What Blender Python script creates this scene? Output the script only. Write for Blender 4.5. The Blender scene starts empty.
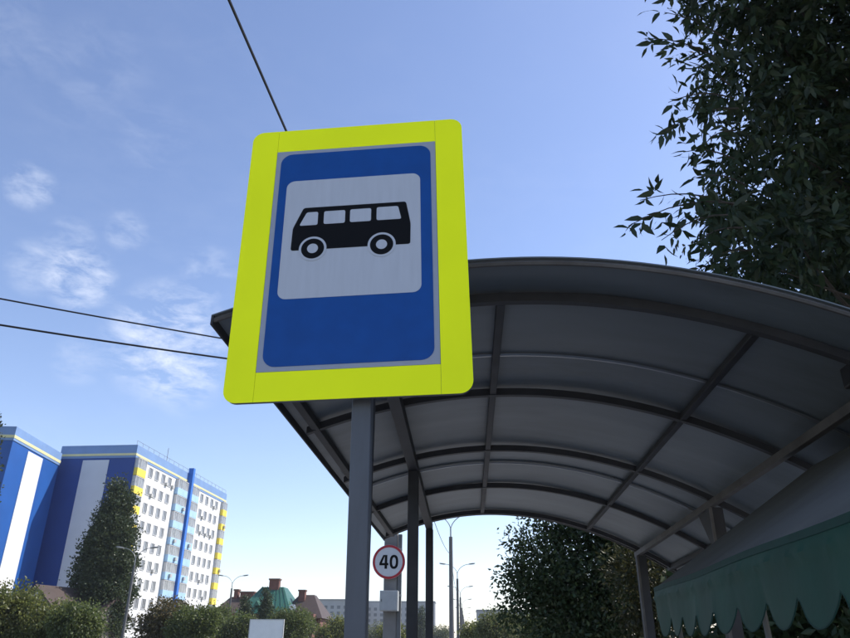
import bpy, bmesh, math, random
import numpy as np
from mathutils import Vector, Matrix

R = math.radians
scene = bpy.context.scene
col = scene.collection

# ------------------------------------------------------------------ camera
EYE = 1.6
cam_d = bpy.data.cameras.new('camera')
cam = bpy.data.objects.new('camera', cam_d)
col.objects.link(cam)
cam_d.sensor_width = 36
cam_d.lens = 36 * 708 / 850
cam_d.clip_start = 0.05
cam_d.clip_end = 9000
cam.matrix_world = (Matrix.Translation((0, 0, EYE)) @ Matrix.Rotation(R(3.3), 4, 'Z')
                    @ Matrix.Rotation(R(90 + 24.75), 4, 'X') @ Matrix.Rotation(R(0.35), 4, 'Z'))
scene.camera = cam

# ------------------------------------------------------------------ world, sun, exposure
SUN_AZ, SUN_EL = 64, 46
world = bpy.data.worlds.new('World')
scene.world = world
world.use_nodes = True
wt = world.node_tree
wn, wl = wt.nodes, wt.links
bg = wn['Background']
sky = wn.new('ShaderNodeTexSky')
sky.sky_type = 'NISHITA'
sky.sun_disc = False
sky.sun_elevation = R(SUN_EL)
sky.sun_rotation = R(SUN_AZ)
sky.air_density = 1.0
sky.dust_density = 0.3
sky.ozone_density = 1.5
bg.inputs['Strength'].default_value = 0.143


def world_clouds():
    """thin scattered cloud wisps all over the sky, mixed into the sky colour"""
    tc = wn.new('ShaderNodeTexCoord')
    nz = wn.new('ShaderNodeTexNoise')
    nz.inputs['Scale'].default_value = 19
    nz.inputs['Detail'].default_value = 9
    nz.inputs['Roughness'].default_value = 0.66
    nz.inputs['Distortion'].default_value = 0.3
    mp = wn.new('ShaderNodeMapping')
    mp.inputs['Scale'].default_value = (1, 1, 2.4)
    mp.inputs['Rotation'].default_value = (0.2, 0.15, 0)
    wl.new(tc.outputs['Generated'], mp.inputs['Vector'])
    wl.new(mp.outputs[0], nz.inputs['Vector'])
    ramp = wn.new('ShaderNodeMapRange')
    ramp.inputs['From Min'].default_value = 0.40
    ramp.inputs['From Max'].default_value = 0.82
    wl.new(nz.outputs['Fac'], ramp.inputs['Value'])
    big = wn.new('ShaderNodeTexNoise')
    big.inputs['Scale'].default_value = 3.2
    big.inputs['Detail'].default_value = 3
    wl.new(mp.outputs[0], big.inputs['Vector'])
    br = wn.new('ShaderNodeMapRange')
    br.inputs['From Min'].default_value = 0.45
    br.inputs['From Max'].default_value = 0.75
    br.inputs['To Max'].default_value = 0.07
    wl.new(big.outputs['Fac'], br.inputs['Value'])
    total = br.outputs[0]
    # patches: direction (x, y, z), radius in degrees, amount
    patches = [(-.625, 1, .545, 2.8, .75), (-.76, 1, .735, 2.0, .5), (-.565, 1, .635, 1.8, .4), (-.46, 1, .43, 5.4, .95),
               (-.60, 1, .40, 2.2, .35), (-.41, 1, .55, 2.6, .3), (-.93, 1, 1.12, 4, .12), (-.70, 1, 1.0, 4.5, .1),
               (-.71, 1, .57, 2.4, .4), (-.55, 1, .83, 3, .12), (-.42, 1, .36, 3.0, .35), (-.66, 1, .62, 2.0, .35)]
    rr = random.Random(4)
    for k in range(12):                                     # the same kind of wisps over the rest of the sky
        a = R(70 + 250 * (k + rr.random()) / 12)
        patches.append((math.sin(a), math.cos(a), rr.uniform(.3, 1.2), rr.uniform(3, 7), rr.uniform(.3, .8)))
    for x, y, z, rad, amt in patches:
        d = wn.new('ShaderNodeVectorMath')
        d.operation = 'DOT_PRODUCT'
        wl.new(tc.outputs['Generated'], d.inputs[0])
        d.inputs[1].default_value = Vector((x, y, z)).normalized()
        m = wn.new('ShaderNodeMapRange')
        m.interpolation_type = 'SMOOTHSTEP'
        m.inputs['From Min'].default_value = math.cos(R(rad))
        m.inputs['From Max'].default_value = math.cos(R(rad * .25))
        m.inputs['To Max'].default_value = amt
        wl.new(d.outputs['Value'], m.inputs['Value'])
        s = wn.new('ShaderNodeMath')
        s.operation = 'ADD'
        wl.new(total, s.inputs[0])
        wl.new(m.outputs[0], s.inputs[1])
        total = s.outputs[0]
    mul = wn.new('ShaderNodeMath')
    mul.operation = 'MULTIPLY'
    mul.use_clamp = True
    wl.new(total, mul.inputs[0])
    wl.new(ramp.outputs[0], mul.inputs[1])
    mix = wn.new('ShaderNodeMix')
    mix.data_type = 'RGBA'
    wl.new(mul.outputs[0], mix.inputs['Factor'])
    tint = wn.new('ShaderNodeVectorMath')                   # white balance of the phone camera: a little towards violet
    tint.operation = 'MULTIPLY'
    tint.inputs[1].default_value = (1.08, 1.0, 1.06)
    wl.new(sky.outputs[0], tint.inputs[0])
    wl.new(tint.outputs[0], mix.inputs['A'])
    mix.inputs['B'].default_value = (5.2, 5.5, 6.2, 1)
    wl.new(mix.outputs['Result'], bg.inputs['Color'])


world_clouds()

sun_d = bpy.data.lights.new('sun', 'SUN')
sun_d.energy = 4.2
sun_d.angle = R(0.53)
sun_d.color = (1.0, 0.94, 0.85)
sun = bpy.data.objects.new('sun', sun_d)
col.objects.link(sun)
SUN_DIR = Vector((math.sin(R(SUN_AZ)) * math.cos(R(SUN_EL)), math.cos(R(SUN_AZ)) * math.cos(R(SUN_EL)), math.sin(R(SUN_EL))))
sun.rotation_euler = SUN_DIR.to_track_quat('Z', 'Y').to_euler()

vs = scene.view_settings
vs.view_transform = 'Standard'
vs.look = 'None'
vs.exposure = 0.52
vs.gamma = 1.0
vs.use_curve_mapping = False
scene.cycles.use_denoising = True
scene.cycles.max_bounces = 8
scene.cycles.transparent_max_bounces = 8


# ------------------------------------------------------------------ materials
MATS = {}


def mat(name, rgb, rough=.6, var=.12, scale=6., metal=0., bump=0., spec=.4, bscale=None, stain=0., stain_rgb=(.1, .09, .08), island=0., aniso=None):
    """principled material with noise variation, optional bump, stains and per-island variation"""
    if name in MATS:
        return MATS[name]
    m = bpy.data.materials.new(name)
    m.use_nodes = True
    nt = m.node_tree
    n, l = nt.nodes, nt.links
    b = n['Principled BSDF']
    b.inputs['Roughness'].default_value = rough
    b.inputs['Metallic'].default_value = metal
    b.inputs['Specular IOR Level'].default_value = spec
    tc = n.new('ShaderNodeTexCoord')
    vec = tc.outputs['Object']
    if aniso:
        mp = n.new('ShaderNodeMapping')
        mp.inputs['Scale'].default_value = aniso
        l.new(vec, mp.inputs['Vector'])
        vec = mp.outputs[0]
    nz = n.new('ShaderNodeTexNoise')
    nz.inputs['Scale'].default_value = scale
    nz.inputs['Detail'].default_value = 6
    l.new(vec, nz.inputs['Vector'])
    mr = n.new('ShaderNodeMapRange')
    mr.inputs['From Min'].default_value = .3
    mr.inputs['From Max'].default_value = .7
    mr.inputs['To Min'].default_value = 1 - var
    mr.inputs['To Max'].default_value = 1 + var
    l.new(nz.outputs['Fac'], mr.inputs['Value'])
    val = mr.outputs[0]
    if island:
        g = n.new('ShaderNodeNewGeometry')
        m2 = n.new('ShaderNodeMapRange')
        m2.inputs['To Min'].default_value = 1 - island
        m2.inputs['To Max'].default_value = 1 + island
        l.new(g.outputs['Random Per Island'], m2.inputs['Value'])
        mm = n.new('ShaderNodeMath')
        mm.operation = 'MULTIPLY'
        l.new(val, mm.inputs[0])
        l.new(m2.outputs[0], mm.inputs[1])
        val = mm.outputs[0]
    sc = n.new('ShaderNodeVectorMath')
    sc.operation = 'SCALE'
    sc.inputs[0].default_value = rgb
    l.new(val, sc.inputs['Scale'])
    out = sc.outputs[0]
    if stain:
        n2 = n.new('ShaderNodeTexNoise')
        n2.inputs['Scale'].default_value = scale * .6
        n2.inputs['Detail'].default_value = 8
        n2.inputs['Roughness'].default_value = .7
        l.new(vec, n2.inputs['Vector'])
        m3 = n.new('ShaderNodeMapRange')
        m3.inputs['From Min'].default_value = .5
        m3.inputs['From Max'].default_value = .75
        m3.inputs['To Max'].default_value = stain
        l.new(n2.outputs['Fac'], m3.inputs['Value'])
        mx = n.new('ShaderNodeMix')
        mx.data_type = 'RGBA'
        l.new(m3.outputs[0], mx.inputs['Factor'])
        l.new(out, mx.inputs['A'])
        mx.inputs['B'].default_value = (*stain_rgb, 1)
        out = mx.outputs['Result']
    l.new(out, b.inputs['Base Color'])
    if bump:
        n4 = n.new('ShaderNodeTexNoise')
        n4.inputs['Scale'].default_value = bscale or scale * 8
        n4.inputs['Detail'].default_value = 5
        l.new(tc.outputs['Object'], n4.inputs['Vector'])
        bp = n.new('ShaderNodeBump')
        bp.inputs['Strength'].default_value = bump
        bp.inputs['Distance'].default_value = .02
        l.new(n4.outputs['Fac'], bp.inputs['Height'])
        l.new(bp.outputs[0], b.inputs['Normal'])
    MATS[name] = m
    return m


def leaf_mat(name, rgb, trans=.35, island=.35, hue=.0, warm=(.12, .09, .02)):
    """leaf: diffuse + translucent, colour varies from leaf to leaf"""
    m = bpy.data.materials.new(name)
    m.use_nodes = True
    nt = m.node_tree
    n, l = nt.nodes, nt.links
    n.remove(n['Principled BSDF'])
    out = n['Material Output']
    g = n.new('ShaderNodeNewGeometry')
    mr = n.new('ShaderNodeMapRange')
    mr.inputs['To Min'].default_value = 1 - island
    mr.inputs['To Max'].default_value = 1 + island
    l.new(g.outputs['Random Per Island'], mr.inputs['Value'])
    mx = n.new('ShaderNodeMix')
    mx.data_type = 'RGBA'
    pw = n.new('ShaderNodeMath')
    pw.operation = 'MULTIPLY'
    wn_ = n.new('ShaderNodeTexWhiteNoise')
    wn_.noise_dimensions = '1D'
    l.new(g.outputs['Random Per Island'], wn_.inputs['W'])
    l.new(wn_.outputs['Value'], pw.inputs[0])
    pw.inputs[1].default_value = hue
    l.new(pw.outputs[0], mx.inputs['Factor'])
    mx.inputs['A'].default_value = (*rgb, 1)
    mx.inputs['B'].default_value = (*warm, 1)
    sc = n.new('ShaderNodeVectorMath')
    sc.operation = 'SCALE'
    l.new(mx.outputs['Result'], sc.inputs[0])
    l.new(mr.outputs[0], sc.inputs['Scale'])
    d = n.new('ShaderNodeBsdfDiffuse')
    t = n.new('ShaderNodeBsdfTranslucent')
    gl = n.new('ShaderNodeBsdfGlossy')
    gl.inputs['Roughness'].default_value = .45
    gl.inputs['Color'].default_value = (.5, .5, .5, 1)
    ms = n.new('ShaderNodeMixShader')
    ms.inputs[0].default_value = trans
    m2 = n.new('ShaderNodeMixShader')
    m2.inputs[0].default_value = .05
    l.new(sc.outputs[0], d.inputs[0])
    l.new(sc.outputs[0], t.inputs[0])
    l.new(d.outputs[0], ms.inputs[1])
    l.new(t.outputs[0], ms.inputs[2])
    l.new(ms.outputs[0], m2.inputs[1])
    l.new(gl.outputs[0], m2.inputs[2])
    l.new(m2.outputs[0], out.inputs['Surface'])
    return m


# ------------------------------------------------------------------ mesh helpers
class MB:
    """collects shapes, builds ONE mesh object"""

    def __init__(s):
        s.v, s.f = [], []

    def add(s, vs, fs):
        o = len(s.v)
        s.v += [tuple(p) for p in vs]
        s.f += [tuple(i + o for i in f) for f in fs]
        return s

    def box(s, x0, x1, y0, y1, z0, z1):
        v = [(x, y, z) for z in (z0, z1) for y in (y0, y1) for x in (x0, x1)]
        return s.add(v, [(0, 2, 3, 1), (4, 5, 7, 6), (0, 1, 5, 4), (2, 6, 7, 3), (0, 4, 6, 2), (1, 3, 7, 5)])

    def prism(s, pts, y0, y1):
        """2D outline in x,z (counter-clockwise seen from -y) extruded from y0 (front) to y1"""
        n = len(pts)
        v = [(x, y0, z) for x, z in pts] + [(x, y1, z) for x, z in pts]
        f = [tuple(range(n)), tuple(range(2 * n - 1, n - 1, -1))]
        f += [(i, n + i, n + (i + 1) % n, (i + 1) % n) for i in range(n)]
        return s.add(v, f)

    def ring(s, outer, inner, y0, y1):
        n = len(outer)
        v = [(x, y0, z) for x, z in outer] + [(x, y0, z) for x, z in inner] + [(x, y1, z) for x, z in outer] + [(x, y1, z) for x, z in inner]
        f = []
        for i in range(n):
            j = (i + 1) % n
            f += [(i, j, n + j, n + i), (i, 2 * n + i, 2 * n + j, j), (n + i, n + j, 3 * n + j, 3 * n + i), (2 * n + i, 3 * n + i, 3 * n + j, 2 * n + j)]
        return s.add(v, f)

    def tube(s, pts, rad, seg=8, cap=True, sq=False):
        pts = [Vector(p) for p in pts]
        rad = rad if isinstance(rad, (list, tuple)) else [rad] * len(pts)
        up = Vector((0, 0, 1))
        vs_ = []
        side = None
        for i, p in enumerate(pts):
            t = (pts[min(i + 1, len(pts) - 1)] - pts[max(i - 1, 0)]).normalized()
            a = side if side is not None else (t.cross(up) if abs(t.z) < .95 else t.cross(Vector((0, 1, 0))))
            a = (a - t * a.dot(t)).normalized()
            side = a
            b = t.cross(a)
            for k in range(seg):
                an = 2 * math.pi * (k + (.5 if sq else 0)) / seg
                vs_.append(p + (a * math.cos(an) + b * math.sin(an)) * rad[i])
        fs = []
        for i in range(len(pts) - 1):
            for k in range(seg):
                k2 = (k + 1) % seg
                fs.append((i * seg + k, i * seg + k2, (i + 1) * seg + k2, (i + 1) * seg + k))
        if cap:
            fs.append(tuple(range(seg - 1, -1, -1)))
            fs.append(tuple((len(pts) - 1) * seg + k for k in range(seg)))
        return s.add(vs_, fs)

    def bar(s, p, q, w, h, up=(0, 0, 1)):
        """rectangular bar from p to q: width w sideways, height h along up"""
        p, q, up = Vector(p), Vector(q), Vector(up)
        t = (q - p).normalized()
        a = t.cross(up).normalized() * w / 2
        b = a.cross(t).normalized() * h / 2
        v = [c + i * a + j * b for c in (p, q) for i, j in ((-1, -1), (1, -1), (1, 1), (-1, 1))]
        return s.add(v, [(0, 1, 2, 3), (7, 6, 5, 4), (0, 4, 5, 1), (1, 5, 6, 2), (2, 6, 7, 3), (3, 7, 4, 0)])

    def mesh(s, name, material, smooth=False):
        me = bpy.data.meshes.new(name)
        me.from_pydata(s.v, [], s.f)
        bm = bmesh.new()
        bm.from_mesh(me)
        bmesh.ops.recalc_face_normals(bm, faces=bm.faces)
        bm.to_mesh(me)
        bm.free()
        me.materials.append(material)
        if smooth:
            me.polygons.foreach_set('use_smooth', [True] * len(me.polygons))
            try:
                me.set_sharp_from_angle(angle=R(40))
            except Exception:
                pass
        return me

    def build(s, name, material, parent=None, smooth=False, bevel=0.):
        return link(name, s.mesh(name, material, smooth), parent, bevel)


def link(name, me, parent=None, bevel=0., loc=None):
    o = bpy.data.objects.new(name, me)
    col.objects.link(o)
    o.parent = parent
    if loc is not None:
        o.location = loc
    if bevel:
        b = o.modifiers.new('bevel', 'BEVEL')
        b.width = bevel
        b.segments = 2
        b.limit_method = 'ANGLE'
    return o


def thing(name, label, cat, loc=(0, 0, 0), rotz=0., group=None):
    o = bpy.data.objects.new(name, None)
    col.objects.link(o)
    o.location = loc
    o.rotation_euler = (0, 0, rotz)
    o.empty_display_size = .2
    return tag(o, label, cat, group)


def tag(o, label=None, cat=None, group=None, kind=None):
    if label:
        o['label'] = label
    if cat:
        o['category'] = cat
    if group:
        o['group'] = group
    if kind:
        o['kind'] = kind
    return o


def copy_tree(o, parent=None):
    c = o.copy()
    col.objects.link(c)
    c.parent = parent
    for ch in list(o.children):
        copy_tree(ch, c)
    return c


def rrect(x0, x1, z0, z1, r=(0, 0, 0, 0), seg=7):
    """rounded rectangle, ccw from lower left; r = radii bl, br, tr, tl"""
    if not isinstance(r, (list, tuple)):
        r = (r,) * 4
    pts = []
    for (cx, cz, sx, sz, a0, q) in ((x0, z0, 1, 1, 180, r[0]), (x1, z0, -1, 1, 270, r[1]), (x1, z1, -1, -1, 0, r[2]), (x0, z1, 1, -1, 90, r[3])):
        if q == 0:
            pts.append((cx, cz))
        else:
            for k in range(seg + 1):
                a = R(a0 + 90 * k / seg)
                pts.append((cx + sx * q + q * math.cos(a), cz + sz * q + q * math.sin(a)))
    return pts


def circle(cx, cz, r, n=40):
    return [(cx + r * math.cos(2 * math.pi * k / n), cz + r * math.sin(2 * math.pi * k / n)) for k in range(n)]


def rpoly(pts, r=.012, seg=4):
    """round the corners of a convex outline"""
    out = []
    n = len(pts)
    for i in range(n):
        p0, p, p1 = Vector(pts[i - 1]), Vector(pts[i]), Vector(pts[(i + 1) % n])
        a, b = p + (p0 - p).normalized() * r, p + (p1 - p).normalized() * r
        for k in range(seg + 1):
            t = k / seg
            out.append(tuple((1 - t) ** 2 * a + 2 * t * (1 - t) * p + t * t * b))
    return out


# ================================================================== SETTING
asphalt = mat('asphalt', (.10, .098, .095), .9, .2, 3, bump=.3)
concrete_pave = mat('paving concrete', (.38, .37, .35), .85, .15, 4, bump=.2)
dry_grass = mat('dry grass ground', (.10, .105, .04), 1, .35, .8, bump=.4, stain=.5, stain_rgb=(.16, .13, .08))
paint_white = mat('road paint', (.72, .72, .70), .7, .1, 9)

tag(MB().box(-2500, 2500, -2500, 4500, -.6, 0).build('ground', dry_grass), kind='structure')


def sheet(name, x0, x1, z, m):
    o = MB().add([(x0, -400, z), (x1, -400, z), (x1, 2500, z), (x0, 2500, z)], [(0, 1, 2, 3)]).build(name, m)
    return tag(o, kind='structure')


sheet('side_lane', -9.0, -2.75, .004, asphalt)
sheet('road', -28.0, -14.5, .004, asphalt)
tag(MB().box(-2.6, 9, -60, 60, 0, .13).build('pavement', concrete_pave), kind='structure')
tag(MB().box(-2.75, -2.6, -60, 60, 0, .15).build('kerb', mat('kerb stone', (.36, .35, .33), .85, .15, 5)), kind='structure')
mk = MB()
for k in range(40):
    mk.box(-21.35, -21.2, -20 + k * 9, -17 + k * 9, .004, .010)
tag(mk.build('road_marking', paint_white), kind='structure')


# ================================================================== BUS STOP SIGN
galv = mat('sign post grey paint', (.098, .106, .118), .5, .12, 7, bump=.05, stain=.5, stain_rgb=(.085, .088, .092), aniso=(2, 2, .4))
yellow_film = mat('fluorescent yellow green film', (1.09, 1.18, .002), .5, .04, 2.5, spec=.25, stain=.10, stain_rgb=(.62, .66, .02))
white_film = mat('white retroreflective film', (.50, .53, .58), .42, .03, 14, spec=.3, stain=.10, aniso=(3.5, 1, .35), stain_rgb=(.32, .345, .40))
grey_film = mat('grey retroreflective border film', (.34, .37, .43), .42, .03, 30, spec=.3)
blue_film = mat('blue retroreflective film', (.003, .068, .29), .4, .08, 12, spec=.3)
black_film = mat('black film', (.006, .006, .0065), .55, .1, 10, spec=.12)
steel_dark = mat('dark sign back steel', (.12, .125, .13), .5, .15, 8, metal=.3)


def bus_stop_sign():
    root = thing('bus_stop_sign', 'fluorescent yellow framed blue and white bus stop sign on grey square post', 'bus stop sign', (-.345, 2.545, 0))
    # post: 80 x 80 mm square tube leaning a little to the left
    p = MB()
    p.bar((0, 0, .0), (-.052, 0, 3.62), .072, .072, up=(0, 1, 0))
    p.build('post', galv, root, bevel=.006)
    MB().box(-.1, -.0 + .1, -.1, .1, .0, .012).build('base_plate', galv, root).location = (0, 0, .13)
    # panel frame
    face = bpy.data.objects.new('sign_panel', None)
    W, H = .935, 1.285
    hw, hh = W / 2, H / 2
    pw, ph = .35, .525
    # the backing tray is the panel mesh itself
    bk = MB().prism(rrect(-hw + .002, hw - .002, -hh + .002, hh - .002, .048), .001, .004)
    bk.ring(rrect(-hw + .002, hw - .002, -hh + .002, hh - .002, .048), rrect(-hw + .006, hw - .006, -hh + .006, hh - .006, .045), .004, .022)
    face = bk.build('sign_panel', steel_dark, root)
    face.matrix_world = (Matrix.Translation((-.442 + .345, 2.474 - 2.545, 3.062)) @ Matrix.Rotation(R(-2.08), 4, 'Z')
                         @ Matrix.Rotation(R(-1.43), 4, 'X') @ Matrix.Rotation(R(-1.21), 4, 'Y'))
    g = .0006
    r = .05

    def strip(pts, lab):
        o = MB().prism(pts, -.002, .0005).build('border_strip', yellow_film, face)
        o['label'] = lab
    strip(rrect(-hw, -pw - g, -hh, hh, (r, 0, 0, r)), 'yellow green left border strip')
    strip(rrect(pw + g, hw, -hh, hh, (0, r, r, 0)), 'yellow green right border strip')
    strip(rrect(-pw + g, pw - g, ph, hh), 'yellow green top border strip')
    strip(rrect(-pw + g, pw - g, -hh, -ph), 'yellow green bottom border strip')
    MB().prism(rrect(-pw + .001, pw - .001, -ph + .001, ph - .001), -.0025, .0004).build('grey_border', grey_film, face)
    MB().prism(rrect(-.328, .328, -.505, .505, .05), -.0040, -.0024).build('blue_field', blue_film, face)
    # white square
    S = .575
    x0, z1 = -S / 2 - .005, ph - .168
    MB().prism(rrect(x0, x0 + S, z1 - S, z1, .035), -.0052, -.0039).build('white_field', white_film, face)
    q = lambda x, y: (x0 + x * S, z1 - y * S)
    body = [q(.068, .600), q(.925, .612), q(.925, .435), q(.897, .262), q(.885, .250), q(.150, .250), q(.135, .262), q(.075, .42)]
    pic = MB().prism(rpoly([q(.068, .612), q(.925, .612), q(.928, .44), q(.895, .250), q(.142, .250), q(.072, .425)], .011), -.0062, -.0051).build('bus_pictogram', black_film, face)
    wins = [[q(.118, .405), q(.252, .405), q(.252, .292), q(.168, .292)],
            [q(.296, .402), q(.452, .402), q(.452, .292), q(.296, .292)],
            [q(.488, .400), q(.642, .400), q(.642, .290), q(.488, .290)],
            [q(.682, .398), q(.862, .398), q(.838, .286), q(.682, .286)]]
    for w in wins:
        MB().prism(rpoly(w, .009), -.0070, -.0061).build('window', white_film, pic)
    for cx in (.228, .722):
        c = q(cx, .605)
        MB().prism(circle(*c, .0575), -.0070, -.0061).build('wheel_gap', white_film, pic)
        MB().prism(circle(*c, .0475), -.0078, -.0069).build('wheel', black_film, pic)
        MB().prism(circle(*c, .0225), -.0086, -.0077).build('wheel_hub', white_film, pic)
    # clamps to the post and cross rails on the back
    for z in (.40, -.40):
        MB().box(-.40, .40, .0225, .036, z - .02, z + .02).build('back_rail', galv, face)
    for z in (2.66, 3.46):
        MB().ring(rrect(-.062, .062, -.062, .062, .01), rrect(-.0435, .0435, -.0435, .0435, .004), -.02, .02).build('clamp', steel_dark, root)
        c = [o for o in root.children if o.name.startswith('clamp')][-1]
        c.location = (-.052 * z / 3.62, 0, z)
        c.rotation_euler = (R(90), 0, 0)
    return root


bus_stop_sign()


# ================================================================== BUS SHELTER
shelter_steel = mat('shelter brown grey steel paint', (.054, .054, .058), .6, .18, 6, spec=.25, stain=.4, stain_rgb=(.055, .042, .036))
shelter_trim = mat('shelter pale lit steel', (.12, .112, .105), .6, .2, 7, spec=.25, stain=.4, stain_rgb=(.05, .04, .035))  # paler than the frame steel: light on the right beam is painted in
roof_mat = mat('grey roof sheet', (.152, .175, .190), .45, .14, 2.4, bump=.05, bscale=2.2, spec=.45, stain=.6, stain_rgb=(.085, .095, .10), aniso=(.45, 1.6, .45))


def zs(x, y):
    """underside height of the roof sheet"""
    c = .156 if x > .28 else .135 + .008 * (y - 2.77)
    return 3.165 - .027 * (y - 2.77) - (x - .28) ** 2 * c


RIBS = [3.09 + 1.3 * k for k in range(5)]
XL, XR = -1.01, 2.33
xl = lambda y: -1.10 + .026 * (y - 2.77)                 # the left eave is not quite parallel to the beams


def shelter():
    root = thing('bus_shelter', 'steel framed bus shelter with arched dark grey sheet roof', 'bus shelter', (0, 0, 0))
    nx = 40
    xs = [XL + (XR - XL) * i / nx for i in range(nx + 1)]
    rnd = random.Random(2)

    def roof(y0, y1, lift, sag):
        ny = 16
        v, f = [], []
        for side in (0, 1):
            for j in range(ny + 1):
                y = y0 + (y1 - y0) * j / ny
                for i in range(nx + 1):
                    x = xl(y) + (XR - xl(y)) * i / nx
                    b = .006 * math.sin(x * 3.1 + y * 2.3 + sag) * math.sin(math.pi * j / ny)
                    lp = .012 * math.exp(-((j / ny) * 14)) + .010 * math.exp(-((1 - j / ny) * 7))   # curled-up sheet margins
                    v.append((x, y, zs(x, y) + lift + b + lp * .5 + side * .006))
        N = (nx + 1) * (ny + 1)
        for j in range(ny):
            for i in range(nx):
                a = j * (nx + 1) + i
                f += [(a, a + 1, a + nx + 2, a + nx + 1), (N + a, N + a + nx + 1, N + a + nx + 2, N + a + 1)]
        for j in range(ny):
            for a, s in ((j * (nx + 1), 1), (j * (nx + 1) + nx, -1)):
                f.append((a, a + nx + 1, N + a + nx + 1, N + a))
        for i in range(nx):
            for a in (i, ny * (nx + 1) + i):
                f.append((a, a + 1, N + a + 1, N + a))
        return MB().add(v, f).build('roof_sheet', roof_mat, root, smooth=True)
    roof(2.77, 3.86, .000, 0)
    roof(3.80, 6.26, .012, 1.3)
    roof(6.20, 8.52, .000, 2.6)
    # sheet joint strips
    for y in (3.83, 6.23):
        m = MB()
        v, f = [], []
        for i in range(nx + 1):
            x = xl(y) + .01 + (XR - xl(y) - .02) * i / nx
            z = zs(x, y) - .004
            for dy, dz in ((-.016, 0), (-.006, -.009), (.006, -.009), (.016, 0)):
                v.append((x, y + dy, z + dz))
        for i in range(nx):
            for k in range(3):
                a = i * 4 + k
                f.append((a, a + 1, a + 5, a + 4))
        m.add(v, f).build('joint_strip', mat('aluminium joint strip', (.32, .33, .34), .3, .1, 5, metal=.7), root, smooth=True)
    # arched ribs
    for k, y in enumerate(RIBS):
        m = MB()
        t, hgt = .042, .046
        v, f = [], []
        for i in range(nx + 1):
            x = xl(y) + .05 + (XR - xl(y) - .1) * i / nx
            z = zs(x, y) - .006
            v += [(x, y - t / 2, z), (x, y + t / 2, z), (x, y + t / 2, z - hgt), (x, y - t / 2, z - hgt)]
        for i in range(nx):
            for q in range(4):
                f.append((i * 4 + q, i * 4 + (q + 1) % 4, i * 4 + 4 + (q + 1) % 4, i * 4 + 4 + q))
        f += [(0, 1, 2, 3), (nx * 4 + 3, nx * 4 + 2, nx * 4 + 1, nx * 4)]
        m.add(v, f).build('arched_rib', shelter_steel, root)
    # rim on the front and back edge
    for y in (2.785, 8.505):
        m = MB()
        m.tube([(x, y, zs(x, y) - .012) for x in [xl(y) + (XR - xl(y)) * i / nx for i in range(nx + 1)]], .012, 6)
        m.build('edge_trim', shelter_trim, root, smooth=True)

    def along(name, x, y0, y1, w, h, drop, m, x2=None):
        x2 = x if x2 is None else x2
        a, b = (x, y0, zs(x, y0) - drop - h / 2), (x2, y1, zs(x2, y1) - drop - h / 2)
        return MB().bar(a, b, w, h).build(name, m, root, bevel=.003)
    along('purlin', .19, 3.12, 8.26, .042, .034, .014, shelter_steel)
    along('purlin', 1.37, 3.12, 8.26, .042, .034, .014, shelter_steel)
    along('eave_purlin', -.985, 2.95, 8.4, .05, .05, .004, shelter_steel, -.845)
    along('eave_purlin', 2.24, 2.95, 8.4, .05, .05, .004, shelter_steel)
    along('left_eave_trim', xl(2.77) + .002, 2.77, 8.52, .012, .05, -.012, shelter_steel, xl(8.52) + .002)
    along('right_eave_trim', XR - .008, 2.77, 8.52, .012, .05, -.012, shelter_steel)
    along('side_beam', -.415, 3.0, 8.36, .075, .075, .062, shelter_steel)
    along('side_beam', 1.885, 3.0, 8.36, .045, .05, .062, shelter_trim)
    for y in (RIBS[0], RIBS[2], RIBS[4]):
        z = zs(-.415, y) - .137
        px = -.445 if y < 4 else -.408
        MB().bar((px, y, .13), (px - .004, y, z), .082, .082, up=(0, 1, 0)).build('post', shelter_steel, root, bevel=.004)
        MB().box(-.09, .09, -.09, .09, 0, .012).build('base_plate', shelter_steel, root).location = (px, y, .13)
    for y in (RIBS[2], RIBS[4]):
        z = zs(1.885, y) - .112
        MB().bar((1.915, y, .13), (1.915, y, z), .10, .10, up=(0, 1, 0)).build('post', shelter_steel, root, bevel=.004)
        MB().bar((1.868, y - .058, .13), (1.868, y - .058, z), .022, .012, up=(0, 1, 0)).build('post_edge_strip', shelter_trim, root)
        MB().box(-.09, .09, -.09, .09, 0, .012).build('base_plate', shelter_steel, root).location = (1.885, y, .13)
    # knee plates where the right posts meet the side beam
    for y in (RIBS[2],):
        z = zs(1.885, y) - .114
        MB().add([(1.885 + dx, y + a, z + b) for dx in (-.004, .004) for a, b in ((.05, 0), (.30, 0), (.05, -.30))],
                 [(0, 1, 2), (5, 4, 3), (0, 3, 4, 1), (1, 4, 5, 2), (2, 5, 3, 0)]).build('gusset', shelter_steel, root)


shelter()

# small dark floodlight under the right of the roof
fl = thing('floodlight', 'small dark box fixture hanging under the right edge of the shelter roof', 'lamp', (1.80, 3.14, 2.80))
MB().box(-.05, .06, -.06, .06, -.12, -.02).build('housing', mat('black plastic', (.02, .02, .022), .5), fl, bevel=.01)
MB().box(-.012, .012, -.04, .04, -.02, .03).build('bracket', shelter_steel, fl)


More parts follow.
